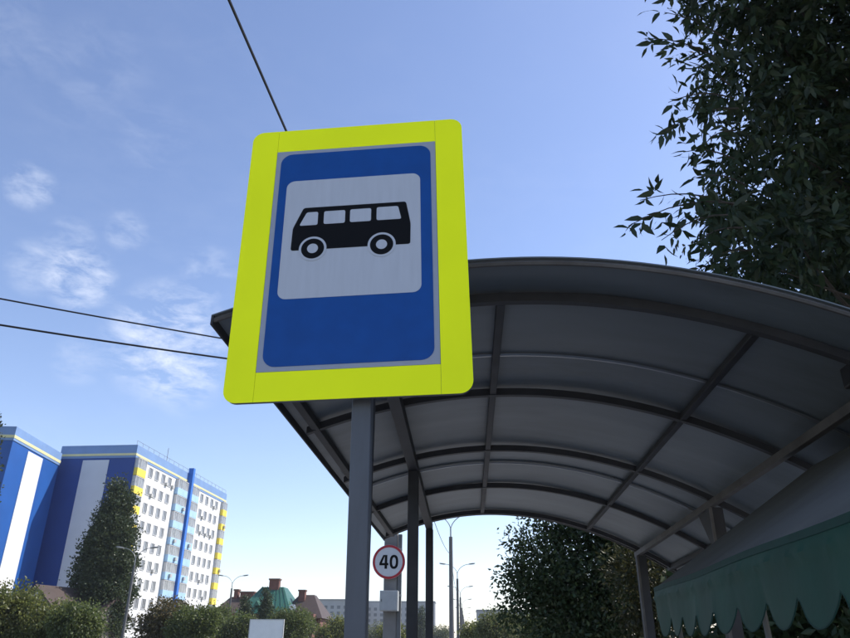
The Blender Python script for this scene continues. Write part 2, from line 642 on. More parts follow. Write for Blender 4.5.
# ================================================================== MARKET AWNING
def awning():
    tarp = mat('grey tarpaulin', (.125, .122, .108), .95, .12, 3, bump=.1, bscale=5, spec=.1, stain=.3, stain_rgb=(.105, .103, .092))
    green = mat('green awning fabric', (.006, .054, .036), .6, .18, 4, bump=.1, bscale=9, spec=.3, stain=.3, stain_rgb=(.006, .036, .028))
    hemm = mat('awning hem and shade band', (.006, .040, .030), .7, .15, 20)
    root = thing('market_awning', 'grey market stall awning with scalloped green valance under the shelter', 'awning', (0, 0, 0))
    y0, y1 = .9, 4.2
    ex = lambda y: .899 + .0527 * (y - 1.75)
    ez = 1.887
    rx, rz = 2.02, 2.56

    def slope(name, sgn):
        ny, nx = 26, 10
        v, f = [], []
        for side in (0, 1):
            for j in range(ny + 1):
                y = y0 + (y1 - y0) * j / ny
                e = ex(y) if sgn < 0 else 2 * rx - ex(y)
                for i in range(nx + 1):
                    t = i / nx
                    sag = -.006 * math.sin(math.pi * t) * (.6 + .4 * math.sin(y * 2.1)) * min(1, (y1 - y) * 2) - .003 * math.sin(y * 4.3) * (1 - t)
                    v.append((e + (rx - e) * t, y, ez + (rz - ez) * t + sag + side * .002))
        N = (nx + 1) * (ny + 1)
        for j in range(ny):
            for i in range(nx):
                a = j * (nx + 1) + i
                f += [(a, a + 1, a + nx + 2, a + nx + 1), (N + a, N + a + nx + 1, N + a + nx + 2, N + a + 1)]
        MB().add(v, f).build(name, tarp, root, smooth=True)
    slope('canopy', -1)
    slope('canopy', 1)
    # scalloped valance
    per = .29
    for sgn in (-1, 1):
        n = int((y1 - y0) / per * 14)
        rows = 9
        v, f = [], []
        for side in (0, 1):
            for j in range(n + 1):
                y = y0 + (y1 - y0) * j / n
                e = ex(y) if sgn < 0 else 2 * rx - ex(y)
                ph = ((y - 4.18) / per) % 1
                sk = ph ** 1.6
                bot = .145 + .10 * math.sqrt(max(0, 1 - (2 * sk - 1) ** 2))
                for i in range(rows + 1):
                    t = i / rows
                    d = bot * t
                    bulge = .010 * math.exp(-((d - .055) / .012) ** 2) + .003 * t * math.sin(y * 9 + 1.5 * math.sin(y * 3.3)) + .007 * t * t * math.sin(y * 4.1 + 1)
                    v.append((e + sgn * (.004 + bulge + side * .0018), y, ez + .004 - d - .003 * math.sin(y * 4.3)))
        N = (rows + 1) * (n + 1)
        for j in range(n):
            for i in range(rows):
                a = j * (rows + 1) + i
                f += [(a, a + rows + 1, a + rows + 2, a + 1), (N + a, N + a + 1, N + a + rows + 2, N + a + rows + 1)]
        val = MB().add(v, f).build('valance', green, root, smooth=True)
        hem = [v[j * (rows + 1) + rows] for j in range(n + 1)]
        MB().tube(hem, .0032, 5).build('hem', hemm, val, smooth=True)
        tb = MB()  # dark band painted in for the shadow along the valance top
        for d0, d1 in ((.0, .022),):
            vv, ff = [], []
            for j in range(n + 1):
                x, y, z = v[j * (rows + 1)]
                vv += [(x + sgn * .004, y, z - d0), (x + sgn * .004, y, z - d1), (x + sgn * .0015, y, z - d0), (x + sgn * .0015, y, z - d1)]
            for j in range(n):
                for a, b in ((0, 1), (1, 3), (3, 2), (2, 0)):
                    ff.append((j * 4 + a, j * 4 + b, j * 4 + 4 + b, j * 4 + 4 + a))
            tb.add(vv, ff)
        tb.build('top_shade_band', hemm, val)
    polem = mat('awning pole steel', (.13, .13, .125), .5, .15, 6)
    for y in (1.0, 2.75, 4.12):
        for sgn in (-1, 1):
            e = ex(y) + .08 if sgn < 0 else 2 * rx - ex(y) - .08
            MB().tube([(e + .06 * -sgn, y, .13), (e, y, ez + .02)], .011, 8).build('pole', polem, root, smooth=True)
    for sgn in (-1, 1):
        q = [ex(y0) + .03, ex(y1) + .03] if sgn < 0 else [2 * rx - ex(y0) - .03, 2 * rx - ex(y1) - .03]
        MB().tube([(q[0], y0 + .01, ez - .012), (q[1], y1 - .01, ez - .012)], .012, 8).build('eave_rail', polem, root, smooth=True)
    MB().tube([(rx, y0 + .01, rz - .015), (rx, y1 - .01, rz - .015)], .014, 8).build('ridge_rail', polem, root, smooth=True)


awning()


# ================================================================== STREET LAMPS, POLES, WIRES
pole_conc = mat('lamp pole concrete', (.20, .195, .19), .85, .15, 3, bump=.2, stain=.3, stain_rgb=(.16, .15, .14))
lamp_steel = mat('lamp arm steel', (.26, .27, .28), .45, .1, 4, metal=.4)
lamp_head_m = mat('lamp head grey', (.24, .25, .26), .4, .1, 4)
lamp_glass = mat('lamp glass', (.45, .45, .43), .15, .05, 3)


lamp_conc = mat('weathered lamp pole', (.12, .12, .125), .85, .15, 3)


def lamp(name, label, loc, thick=.15, top=8.6, arms=((1, 1.45), (-1, 1.45)), group='street lamps'):
    root = thing(name, label, 'street lamp', loc, 0, group)
    MB().tube([(0, 0, 0), (0, 0, top)], [thick * 1.15, thick * .82], 14).build('pole', lamp_conc, root, smooth=True)
    MB().tube([(0, 0, top - .02), (0, 0, top + .7)], [.055, .05], 10).build('stem', lamp_steel, root, smooth=True)
    for s, L in arms:
        pts = []
        for k in range(11):
            t = k / 10
            pts.append((s * L * (1 - math.cos(t * math.pi / 2)) ** .9, 0, top + .5 + 1.15 * math.sin(t * math.pi / 2)))
        MB().tube(pts, .032, 8).build('arm', lamp_steel, root, smooth=True)
        e = pts[-1]
        h = MB()
        n = 10
        v = []
        for k, (dx, w, hh, up) in enumerate(((-.12, .05, .04, .0), (.05, .11, .07, .02), (.35, .15, .09, .02), (.6, .12, .07, .03), (.72, .05, .03, .04))):
            for a in range(n):
                an = 2 * math.pi * a / n
                v.append((e[0] + s * dx, w * math.cos(an), e[2] + up + dx * .10 + hh * math.sin(an)))
        f = []
        for k in range(4):
            for a in range(n):
                f.append((k * n + a, k * n + (a + 1) % n, (k + 1) * n + (a + 1) % n, (k + 1) * n + a))
        f += [tuple(range(n)), tuple(range(5 * n - 1, 4 * n - 1, -1))]
        h.add(v, f)
        hd = h.build('lamp_head', lamp_head_m, root, smooth=True)
        MB().bar((e[0] + s * .08, 0, e[2] - .035), (e[0] + s * .58, 0, e[2] + .02), .16, .05).build('lens', lamp_glass, hd, bevel=.01)
    return root


ROW_X = -1.12
right_names = ['nearest street lamp seen whole between shelter posts, tallest of the receding row',
               'second street lamp of the receding row just right of the shelter post',
               'third street lamp of the row seen past the shelter posts',
               'fourth street lamp of the distant row past the shelter',
               'fifth small distant street lamp of the row past the shelter',
               'sixth tiny distant street lamp of the row past the shelter',
               'seventh tiny street lamp near the far end of the row']
for k, lab in enumerate(right_names):
    lamp('street_lamp', lab, (ROW_X + .0 * k, 54 + 36 * k, 0), .16, 8.85, group='street lamps in the row beyond the shelter')
left_l = [(-32.75, 72, 1.5, ((1, 1.45), (-1, 1.45)), 'double armed street lamp standing in front of the tall poplar'),
          (-32.5, 103, 1.5, ((1, 1.45), (-1, 1.45)), 'double armed street lamp between the white apartment block and the green roofed house'),
          (-32.4, 133, 1.5, ((-1, 1.7),), 'single armed street lamp in front of the green roof'),
          (-32.3, 163, 1.5, ((-1, 1.7),), 'single armed street lamp right of the green roofed house')]
for x, y, _, arms, lab in left_l:
    lamp('street_lamp', lab, (x, y, 0), .14, 8.6, arms, 'street lamps across the road')

conc_pole = thing('utility_pole', 'wide concrete utility pole behind the round speed limit sign', 'pole', (-1.74, 17.2, 0))
MB().bar((0.03, 0, 0), (-.05, 0, 9.0), .31, .31, up=(0, 1, 0)).build('pole', pole_conc, conc_pole, bevel=.03)
for s in (1, -1):
    pts = [(-.05 + s * 1.4 * (1 - math.cos(k / 8 * math.pi / 2)), 0, 8.9 + 1.1 * math.sin(k / 8 * math.pi / 2)) for k in range(9)]
    MB().tube(pts, .035, 8).build('arm', lamp_steel, conc_pole, smooth=True)
    MB().bar((pts[-1][0] - s * .1, 0, pts[-1][2]), (pts[-1][0] + s * .6, 0, pts[-1][2] + .05), .22, .12).build('lamp_head', lamp_head_m, conc_pole, bevel=.04)
MB().box(-.2, .2, -.2, .2, 7.7, 7.78).build('wire_clamp', lamp_steel, conc_pole)

# speed limit sign on the pole
red_film = mat('red film', (.38, .02, .03), .45, .06, 8)
sp = thing('speed_limit_sign', 'round red rimmed white speed limit sign reading 40', 'traffic sign', (-1.775, 16.98, 3.33))
spd = MB().prism(circle(0, 0, .375, 48), .0, .012).build('disc', mat('white sign film', (.55, .57, .60), .45, .04, 9), sp)
MB().ring(circle(0, 0, .372, 48), circle(0, 0, .318, 48), -.004, .001).build('red_rim', red_film, spd)


def digit4():
    w, h, t = .20, .30, .058
    m = MB()
    x, z = -.215, -.15
    m.prism([(x + w * .60, z), (x + w * .60 + t, z), (x + w * .60 + t, z + h), (x + w * .60, z + h)], -.004, .001)
    m.prism([(x, z + .075), (x + w + .005, z + .075), (x + w + .005, z + .125), (x, z + .125)], -.0052, .001)
    m.prism([(x, z + .122), (x + .055, z + .122), (x + w * .60 + .01, z + h), (x + w * .60 - .035, z + h)], -.0046, .001)
    return m


def digit0():
    m = MB()
    cx, rw, rh = .118, .098, .152
    o = [(cx + rw * math.copysign(abs(math.cos(a)) ** .8, math.cos(a)), rh * math.copysign(abs(math.sin(a)) ** .85, math.sin(a))) for a in [2 * math.pi * k / 40 for k in range(40)]]
    i = [(cx + (rw - .055) * math.cos(a), (rh - .05) * math.copysign(abs(math.sin(a)) ** .8, math.sin(a))) for a in [2 * math.pi * k / 40 for k in range(40)]]
    return m.ring(o, i, -.004, .001)


digit4().build('digit_four', black_film, spd)
digit0().build('digit_zero', black_film, spd)
MB().box(-.25, .25, .013, .05, -.2, -.16).build('clamp', lamp_steel, sp)
MB().box(-.25, .25, .013, .05, .16, .2).build('clamp', lamp_steel, sp)

bx = thing('electric_box', 'pale grey metal electric box strapped to the utility pole below the speed sign', 'electric box', (-1.73, 16.86, 2.28))
boxm = mat('pale grey box paint', (.36, .38, .39), .5, .08, 6, stain=.2, stain_rgb=(.25, .24, .22))
MB().box(-.20, .20, -.14, .17, 0, .42).build('body', boxm, bx, bevel=.008)
dr = MB().box(-.185, .185, -.152, -.141, .015, .405).build('door', boxm, bx, bevel=.004)
MB().box(-.165, -.15, -.162, -.153, .19, .24).build('lock', steel_dark, dr)
MB().box(-.19, .19, .175, .19, .05, .09).build('strap', lamp_steel, bx)
MB().box(-.19, .19, .175, .19, .33, .37).build('strap', lamp_steel, bx)

# dark grey conduit box on the right side of the pole
cb = thing('cable_duct', 'dark vertical cable duct on the right side of the utility pole', 'cable duct', (-1.555, 17.1, .0))
MB().box(-.02, .07, -.06, .06, .0, 3.95).build('duct', steel_dark, cb, bevel=.008)
for z in (1.2, 2.6, 3.6):
    MB().box(-.024, .074, -.064, .064, z, z + .04).build('duct_strap', lamp_steel, cb)

wire_m = mat('black cable', (.012, .012, .014), .5, .1, 5)


def wire(name, label, a, b, sag, r, extra=None):
    a, b = Vector(a), Vector(b)
    pts = []
    n = 48
    for k in range(n + 1):
        t = k / n
        p = a.lerp(b, t)
        p.z -= 4 * sag * t * (1 - t)
        pts.append(p)
    o = MB().tube(pts, r, 6).build(name, wire_m, smooth=True)
    return tag(o, label, 'cable', 'overhead cables')


AP = (-1.80, 17.2)
wire('overhead_cable', 'upper of two thin cables crossing the sky left of the sign', (*AP, 8.2), (-32.7, -3, 9.0), .67, .017)
wire('overhead_cable', 'lower and thicker of two cables crossing the sky left of the sign', (*AP, 7.83), (-32.7, -3, 8.5), .88, .021)
wire('overhead_cable', 'dark cable running from the top edge of the sky down behind the sign', (*AP, 8.1), (-3.45, -19, 8.1), .5, .017)
wire('overhead_cable', 'cable sagging from the utility pole to the nearest whole street lamp', (*AP, 8.0), (ROW_X, 54, 7.6), .9, .016)
wire('overhead_cable', 'cable sagging between the first two street lamps of the receding row', (ROW_X, 54, 7.6), (ROW_X, 90, 7.6), .9, .018)
wire('overhead_cable', 'distant cable sagging between second and third lamp of the receding row', (ROW_X, 90, 7.6), (ROW_X, 126, 7.6), .9, .02)


# ================================================================== APARTMENT BLOCKS
wall_white = mat('white facade', (.74, .74, .75), .8, .05, .6, stain=.25, stain_rgb=(.56, .56, .57), aniso=(2, 2, .25))
end_blue = mat('blue cladding shade tone', (.008, .050, .24), .5, .08, .3)  # shaded end wall: the shade is mixed into this blue
end_blue2 = mat('blue cladding lit tone', (.010, .085, .33), .5, .08, .3)  # same cladding in sun: the light is mixed into this blue
band_blue = mat('pale blue parapet', (.17, .28, .50), .6, .08, .5)
light_blue = mat('light blue balcony', (.36, .54, .74), .6, .08, .8)
rib_blue = mat('rib blue', (.03, .16, .56), .55, .06, .5)
yellow_p = mat('yellow balcony paint', (.80, .62, .08), .6, .08, .8)
stripe_y = mat('yellow stripe paint', (.66, .62, .34), .6, .05, .8)
glass = mat('window glass', (.19, .20, .215), .15, .5, .35, spec=.6)
frame_w = mat('window frame', (.55, .55, .55), .6, .1, 2)
roof_dark = mat('roof felt', (.08, .08, .08), .9, .2, 2)
ac_m = mat('air conditioner casing', (.45, .45, .44), .6, .1, 2)


def apartment():
    L, D, Hh = 40.0, 12.4, 30.0
    root = thing('apartment_block', 'tall white apartment block with blue end wall and yellow and blue balconies', 'apartment building', (-51.35, 107, 0), -math.atan2(1.6, 40))
    MB().box(-D, 0, .02, L, 0, Hh - 2.0).build('wall', wall_white, root)
    MB().box(-D, 0, -.10, .02, 0, Hh - 2.0).build('end_cladding', end_blue, root)
    w_end = mat('white end stripe shade tone', (.60, .62, .66), .7, .04, .4)  # white toned down: the end wall's shade is in the colour
    MB().box(-D + 3.9, -D + 8.2, -.16, -.101, 0, Hh - 2.3).build('end_stripe', w_end, root)
    par = MB().box(-D - .08, .08, -.18, L + .08, Hh - 2.0, Hh).build('parapet', band_blue, root)
    MB().box(-D - .1, .12, -.24, L + .1, Hh - 1.65, Hh - 1.3).build('stripe', stripe_y, par)
    MB().box(-D, 0, -.1, L, Hh, Hh + .06).build('coping', mat('coping metal', (.3, .34, .42), .5), par)
    rf = MB().box(-D + .5, -.5, .5, L - .5, Hh - .6, Hh - .5).build('roof', roof_dark, root)
    MB().box(-8, -4, 17, 22, Hh + .06, Hh + 1.4).build('lift_house', frame_w, rf)
    rl = MB()
    for k in range(21):
        rl.tube([(-.2, k * 2.0, Hh + .06), (-.2, k * 2.0, Hh + .75)], .03, 4)
    rl.tube([(-.2, 0, Hh + .75), (-.2, L, Hh + .75)], .03, 4)
    rl.build('roof_rail', lamp_steel, rf)
    MB().tube([(-5, 21, Hh + 1.3), (-5, 21, Hh + 5)], .06, 5).build('antenna', lamp_steel, rf)
    MB().box(.02, .95, 20.0, 20.8, 0, Hh + .9).build('stair_rib', rib_blue, root)
    fl_h = 2.8
    # window mesh (frame + pane) shared
    wf = MB()
    ww, wh = 1.35, 1.6
    wf.box(0, .09, -ww / 2, ww / 2, -wh / 2, -wh / 2 + .09)
    wf.box(0, .09, -ww / 2, ww / 2, wh / 2 - .09, wh / 2)
    wf.box(0, .09, -ww / 2, -ww / 2 + .09, -wh / 2 + .09, wh / 2 - .09)
    wf.box(0, .09, ww / 2 - .09, ww / 2, -wh / 2 + .09, wh / 2 - .09)
    wf.box(0, .08, .15, .21, -wh / 2 + .09, wh / 2 - .09)
    wf_me = wf.mesh('window', frame_w)
    wp_me = MB().box(.005, .03, -ww / 2 + .09, ww / 2 - .09, -wh / 2 + .09, wh / 2 - .09).mesh('pane', glass)
    ac_me = MB().box(.02, .36, -.36, .36, -.25, .25).mesh('air_conditioner', ac_m)
    bal = {}
    for key, m, w in (('y', yellow_p, 2.9), ('z', yellow_p, 2.2), ('b', light_blue, 4.3), ('c', light_blue, 3.7)):
        p = MB().box(.01, .6, -w / 2, w / 2, -.12, 1.05)
        fr = MB()
        for t in np.linspace(-w / 2 + .05, w / 2 - .05, int(w / .85) + 1):
            fr.box(.50, .57, t - .045, t + .045, 1.05, 2.52)
        fr.box(.48, .59, -w / 2, w / 2, 2.52, 2.62)
        fr.box(.01, .5, -w / 2, -w / 2 + .05, 1.05, 2.6)
        gl = MB().box(.51, .54, -w / 2 + .05, w / 2 - .05, 1.06, 2.51)
        bal[key] = (p.mesh('balcony', m), fr.mesh('balcony_frame', frame_w), gl.mesh('balcony_glazing', mat('balcony glass', (.24, .25, .26), .2, .6, .5, spec=.6)), w)
    rnd = random.Random(8)
    cols = [5.6, 7.95, 10.4, 12.9, 27.5, 30.1, 32.7, 35.2]
    for fl in range(10):
        z = fl * fl_h + 1.65
        for y in cols:
            w = link('window', wf_me, root, loc=(0, y, z))
            link('pane', wp_me, w)
            if rnd.random() < .16:
                link('air_conditioner', ac_me, root, loc=(0, y + 1.25, z - .6))
        for y, key in ((1.5, 'y'), (17.5, 'b'), (23.0, 'c'), (L - 1.2, 'z')):
            p, fr, gl, w = bal[key]
            b = link('balcony', p, root, loc=(0, y, fl * fl_h + .25))
            link('balcony_frame', fr, b)
            link('balcony_glazing', gl, b)
            if rnd.random() < .25:
                link('air_conditioner', ac_me, root, loc=(.6, y + rnd.uniform(-1, 1), fl * fl_h + .8))


apartment()


def left_block():
    root = thing('apartment_block', 'blue apartment block end wall with white vertical stripe at left edge of photo', 'apartment building', (-61.25, 91.1, 0), math.atan2(1.5, 14))
    L, D, Hh = 14.9, 42.0, 28.5
    MB().box(-D, 0, 0, L, 0, Hh - 1.9).build('wall', end_blue2, root)
    MB().box(.002, .07, 4.65, 9.3, 0, Hh - 2.2).build('end_stripe', mat('white wall stripe', (.72, .72, .74), .7, .04, .4), root)
    par = MB().box(-D - .08, .09, -.08, L + .08, Hh - 1.9, Hh).build('parapet', band_blue, root)
    MB().box(-D - .1, .13, -.12, L + .12, Hh - 1.55, Hh - 1.15).build('stripe', stripe_y, par)
    MB().box(-D, 0, 0, L, Hh, Hh + .05).build('coping', MATS['coping metal'], par)
    wf = MB().ring(rrect(-.75, .75, -.8, .8), rrect(-.66, .66, -.71, .71), -.09, 0).mesh('window', frame_w)
    wp = MB().box(-.66, .66, -.03, -.004, -.71, .71).mesh('pane', glass)
    for fl in range(9):
        for k in range(3):
            w = link('window', wf, root, loc=(-3 - k * 3.2, 0, fl * 2.8 + 1.8))
            link('pane', wp, w)


left_block()

far_grey = mat('far panel grey', (.38, .38, .39), .8, .08, .2)
far_glass = mat('far window glass', (.13, .14, .16), .3, .3, .2)


def far_block(label, loc, rotz, w, d, h, cols, floors):
    root = thing('panel_block', label, 'apartment building', loc, rotz, 'distant grey panel blocks')
    MB().box(-w / 2, w / 2, 0, d, 0, h).build('wall', far_grey, root)
    MB().box(-w / 2 - .2, w / 2 + .2, -.2, d + .2, h, h + .7).build('parapet', mat('far parapet', (.28, .28, .29), .8), root)
    me = MB().box(-.8, .8, -.06, -.005, -.75, .75).mesh('window', far_glass)
    for i in range(cols):
        for j in range(floors):
            link('window', me, root, loc=(-w / 2 + (i + .5) * w / cols, 0, 1.9 + j * 2.8))


far_block('distant grey panel block seen just left of the sign post', (-66, 380, 0), 0, 26, 14, 21.8, 8, 7)
far_block('distant grey panel block seen between sign post and speed sign pole', (-40, 400, 0), 0, 46, 14, 22, 14, 7)
far_block('low distant grey block among trees right of the street lamps', (24, 330, 0), 0, 40, 14, 15, 12, 5)


# ================================================================== HOUSES
brick_red = mat('red brick wall', (.17, .075, .058), .85, .15, 2)
roof_green = mat('green metal roof', (.028, .115, .085), .5, .12, 1)
roof_brown = mat('brown tile roof', (.062, .042, .037), .7, .15, 1)
roof_seam = mat('green roof seam', (.04, .15, .11), .5)


def hip(w, d, z0, z1, rl, rd=0.):
    """hip roof solid, ridge length rl along x, centred"""
    v = [(-w / 2, -d / 2, z0), (w / 2, -d / 2, z0), (w / 2, d / 2, z0), (-w / 2, d / 2, z0), (-rl / 2, -rd, z1), (rl / 2, -rd, z1), (rl / 2, rd + .01, z1), (-rl / 2, rd + .01, z1)]
    return MB().add(v, [(0, 3, 2, 1), (0, 1, 5, 4), (1, 2, 6, 5), (2, 3, 7, 6), (3, 0, 4, 7), (4, 5, 6, 7)])


def green_house():
    root = thing('brick_house', 'large red brick house with green hipped metal roof and chimney', 'house', (-32.9, 125, 0))
    MB().box(-7.2, 7.6, 0, 12, 0, 6.2).build('wall', brick_red, root)
    rg = hip(9.4, 13, 6.2, 10.6, 3.8, 1.5).build('green_roof', roof_green, root)
    rg.location = (-.6, 5.5, 0)
    for k in range(9):
        x = -4.2 + k * 1.05
        MB().bar((x, -6.56, 6.28), (x * .42, -1.6, 10.62), .05, .05).build('roof_seam', roof_seam, rg)
    for x in (-1.3, .9):
        d = MB().prism([(x - .5, 7.4), (x + .5, 7.4), (x, 8.2)], -6.2, -4.2).build('dormer', roof_green, rg)
    for x, y, w, z in ((-.3, 4.0, 1.7, 11.7), (4.3, 5.6, 1.1, 10.0), (-5.8, 7.2, 2.4, 9.8), (-7.9, 7.6, .7, 10.2)):
        c = MB().box(x - w / 2, x + w / 2, y - .6, y + .6, 6.2, z).build('chimney', brick_red, root)
        MB().box(x - w / 2 - .12, x + w / 2 + .12, y - .72, y + .72, z, z + .25).build('chimney_cap', mat('brick cap', (.16, .08, .06), .8), c)
    rb = hip(7.8, 12, 5.6, 9.5, 2.6, 1.0).build('brown_roof', roof_brown, root)
    rb.location = (4.9, 7.5, 0)
    rb2 = hip(7, 12, 6.4, 9.2, 4.0, 1.0).build('brown_roof', roof_brown, root)
    rb2.location = (-6.9, 8.5, 0)
    MB().box(-9.6, -7.3, 3.5, 13, 0, 6.4).build('side_wing', brick_red, root)
    MB().box(7.7, 8.3, 2.5, 12, 0, 5.6).build('side_wing', brick_red, root)
    for x in (-5, -2.2, 1.0, 4.2):
        w = MB().ring(rrect(x - .6, x + .6, 3.6, 5.1), rrect(x - .5, x + .5, 3.7, 5.0), -.08, .0).build('window', frame_w, root)
        MB().box(x - .5, x + .5, -.03, -.005, 3.7, 5.0).build('pane', glass, w)


green_house()
sd = thing('satellite_dish', 'small white satellite dish on a mast before the brick house', 'satellite dish', (-28.3, 122.6, 0))
MB().prism(circle(0, 7.0, .55, 20), -.06, .06).build('dish', wall_white, sd)
MB().tube([(0, .08, 0), (0, .08, 6.9)], .05, 6).build('mast', lamp_steel, sd)


def cottage(label, loc, rz, w, d, zw, zr, gable_win=True):
    root = thing('cottage', label, 'house', loc, rz, 'brown roofed cottages')
    MB().box(-w / 2, w / 2, 0, d, 0, zw).build('wall', mat('cottage wall', (.20, .17, .15), .85, .12, 1.5), root)
    pts = [(-w / 2 - .4, zw - .2), (0, zr), (w / 2 + .4, zw - .2), (w / 2 + .4, zw - .45), (0, zr - .3), (-w / 2 - .4, zw - .45)]
    m = MB()
    n = 6
    v = [(x, -.5, z) for x, z in pts] + [(x, d + .5, z) for x, z in pts]
    f = [(0, 1, 4, 5), (1, 2, 3, 4), (6, 11, 10, 7), (7, 10, 9, 8)] + [(i, i + 6, (i + 1) % 6 + 6, (i + 1) % 6) for i in range(6)]
    m.add(v, f).build('roof', roof_brown, root)
    MB().prism([(-w / 2, zw + .002), (w / 2, zw + .002), (0, zr - .32)], .02, .2).build('gable', mat('gable boards', (.36, .32, .27), .8, .15, 4), root)
    wn2 = MB().ring(rrect(-.7, .7, zw + .3, zw + 1.2), rrect(-.58, .58, zw + .4, zw + 1.1), -.08, .02).build('window', wall_white, root)
    MB().box(-.58, .58, -.02, .01, zw + .4, zw + 1.1).build('pane', glass, wn2)


cottage('brown roofed cottage with white gable window below the blue apartment wall', (-42.6, 73, 0), R(-14), 4.6, 8, 5.0, 6.9)
cottage('lower brown roofed house tucked between the gabled cottage and the tall poplar', (-37.6, 79, 0), R(84), 6, 7, 4.3, 6.1)

# blank white board across the road
bd = thing('blank_board', 'blank white board on legs in front of the green roofed house', 'board', (-11.85, 45, 0))
pn = MB().box(-1.0, 1.0, -.04, .04, 1.2, 2.92).build('panel', mat('board white', (.82, .82, .82), .7, .05, 2, bump=.1), bd)
MB().ring(rrect(-1.03, 1.03, 1.17, 2.95), rrect(-.99, .99, 1.21, 2.91), -.06, .06).build('frame', mat('board frame', (.5, .5, .5), .5), bd)
for x in (-.8, .8):
    MB().tube([(x, .08, 0), (x, .08, 2.6)], .04, 8).build('leg', lamp_steel, bd)


# ================================================================== TREES
bark = mat('bark', (.05, .042, .035), .9, .25, 9, bump=.5)


def leaves_mesh(name, P, D, L, Wd, material, rs, fold=.25, lance=False):
    """P positions (n,3), D directions (n,3), lengths L; each leaf folded along the midrib"""
    n = len(P)
    D = D / np.linalg.norm(D, axis=1)[:, None]
    rv = rs.normal(size=(n, 3))
    S = np.cross(D, rv)
    S /= np.linalg.norm(S, axis=1)[:, None]
    N = np.cross(S, D)
    L = L[:, None]
    W = Wd[:, None]
    if lance:
        rows = [P, P + D * L * .30 + S * W * .5 + N * W * fold, P + D * L * .62 + S * W * .40 + N * W * fold * .8, P + D * L - N * L * .06,
                P + D * L * .62 - S * W * .40 + N * W * fold * .8, P + D * L * .30 - S * W * .5 + N * W * fold]
        V = np.stack(rows, 1).reshape(-1, 3)
        base = np.arange(n)[:, None] * 6
        F = np.concatenate([base + np.array([[0, 1, 5]]), base + np.array([[1, 2, 5]]), base + np.array([[2, 4, 5]]), base + np.array([[2, 3, 4]])], 0)
    else:
        rows = [P, P + D * L * .45 + S * W * .5 + N * W * fold, P + D * L, P + D * L * .45 - S * W * .5 + N * W * fold]
        V = np.stack(rows, 1).reshape(-1, 3)
        base = np.arange(n)[:, None] * 4
        F = np.concatenate([base + np.array([[0, 1, 2]]), base + np.array([[0, 2, 3]])], 0)
    me = bpy.data.meshes.new(name)
    me.vertices.add(len(V))
    me.vertices.foreach_set('co', V.astype(np.float32).ravel())
    m = len(F)
    me.loops.add(m * 3)
    me.loops.foreach_set('vertex_index', F.astype(np.int32).ravel())
    me.polygons.add(m)
    me.polygons.foreach_set('loop_start', np.arange(0, m * 3, 3, dtype=np.int32))
    me.polygons.foreach_set('loop_total', np.full(m, 3, dtype=np.int32))
    me.update(calc_edges=True)
    me.materials.append(material)
    return me


def crown_points(lobes, n, rs, clump, per, shell=.55, droop=.3):
    """leaf positions and directions in clumps spread through ellipsoid lobes (cx,cy,cz,rx,ry,rz)"""
    lobes = np.array(lobes, float)
    vol = (lobes[:, 3] * lobes[:, 4] * lobes[:, 5]) ** .8
    nc = max(1, n // per)
    which = rs.choice(len(lobes), nc, p=vol / vol.sum())
    d = rs.normal(size=(nc, 3))
    d /= np.linalg.norm(d, axis=1)[:, None]
    r = rs.uniform(shell ** 3, 1.0, nc) ** (1 / 3) * rs.uniform(.86, 1.10, nc)
    inner = rs.random(nc) < .25
    r[inner] = rs.uniform(.15, .7, inner.sum())
    C = lobes[which, :3] + d * r[:, None] * lobes[which, 3:]
    idx = np.repeat(np.arange(nc), per)
    off = rs.normal(size=(nc * per, 3)) * clump * .55
    P = C[idx] + off
    D = d[idx] * .6 + rs.normal(size=(nc * per, 3)) * .7 + off / clump * .4
    D[:, 2] -= droop
    return P, D, C, which


def tree(name, label, base, lobes, n, leaf, lmat, seed, cat='tree', group=None, trunk_r=.16, per=14, clump=None, wr=.5, shell=.55, droop=.25, twigs=True):
    rs = np.random.RandomState(seed)
    root = thing(name, label, cat, base, 0, group)
    lob = np.array(lobes, float).copy()
    b = np.array(base, float)
    lob[:, :3] -= b
    clump = clump or leaf * 1.5
    P, D, C, which = crown_points(lob, n, rs, clump, per, shell, droop)
    keep = P[:, 2] > .05
    P, D = P[keep], D[keep]
    L = leaf * rs.uniform(.7, 1.25, len(P))
    o = link('crown', leaves_mesh('crown', P, D, L, L * wr, lmat, rs), root)
    o['kind'] = 'stuff'
    # trunk with limbs reaching into the lobes
    t = MB()
    top = lob[:, 2].max()
    mid = np.average(lob[:, :3], axis=0)
    h = max(.6, mid[2])
    axis = [(mid[0] * k ** 1.5 + rs.normal() * .03, mid[1] * k ** 1.5 + rs.normal() * .03, h * k) for k in np.linspace(0, 1, 6)]
    t.tube(axis, [trunk_r * (1 - .55 * k) for k in np.linspace(0, 1, 6)], 8)
    for q in lob:
        k = rs.uniform(.45, .9)
        s = Vector((mid[0] * k ** 1.5, mid[1] * k ** 1.5, h * k))
        e = Vector(q[:3])
        m1 = s.lerp(e, .5) + Vector(rs.normal(size=3)) * .12 * q[3]
        t.tube([s, m1, e], [trunk_r * .4, trunk_r * .26, trunk_r * .1], 6)
    t.build('trunk', bark, root, smooth=True)
    return root


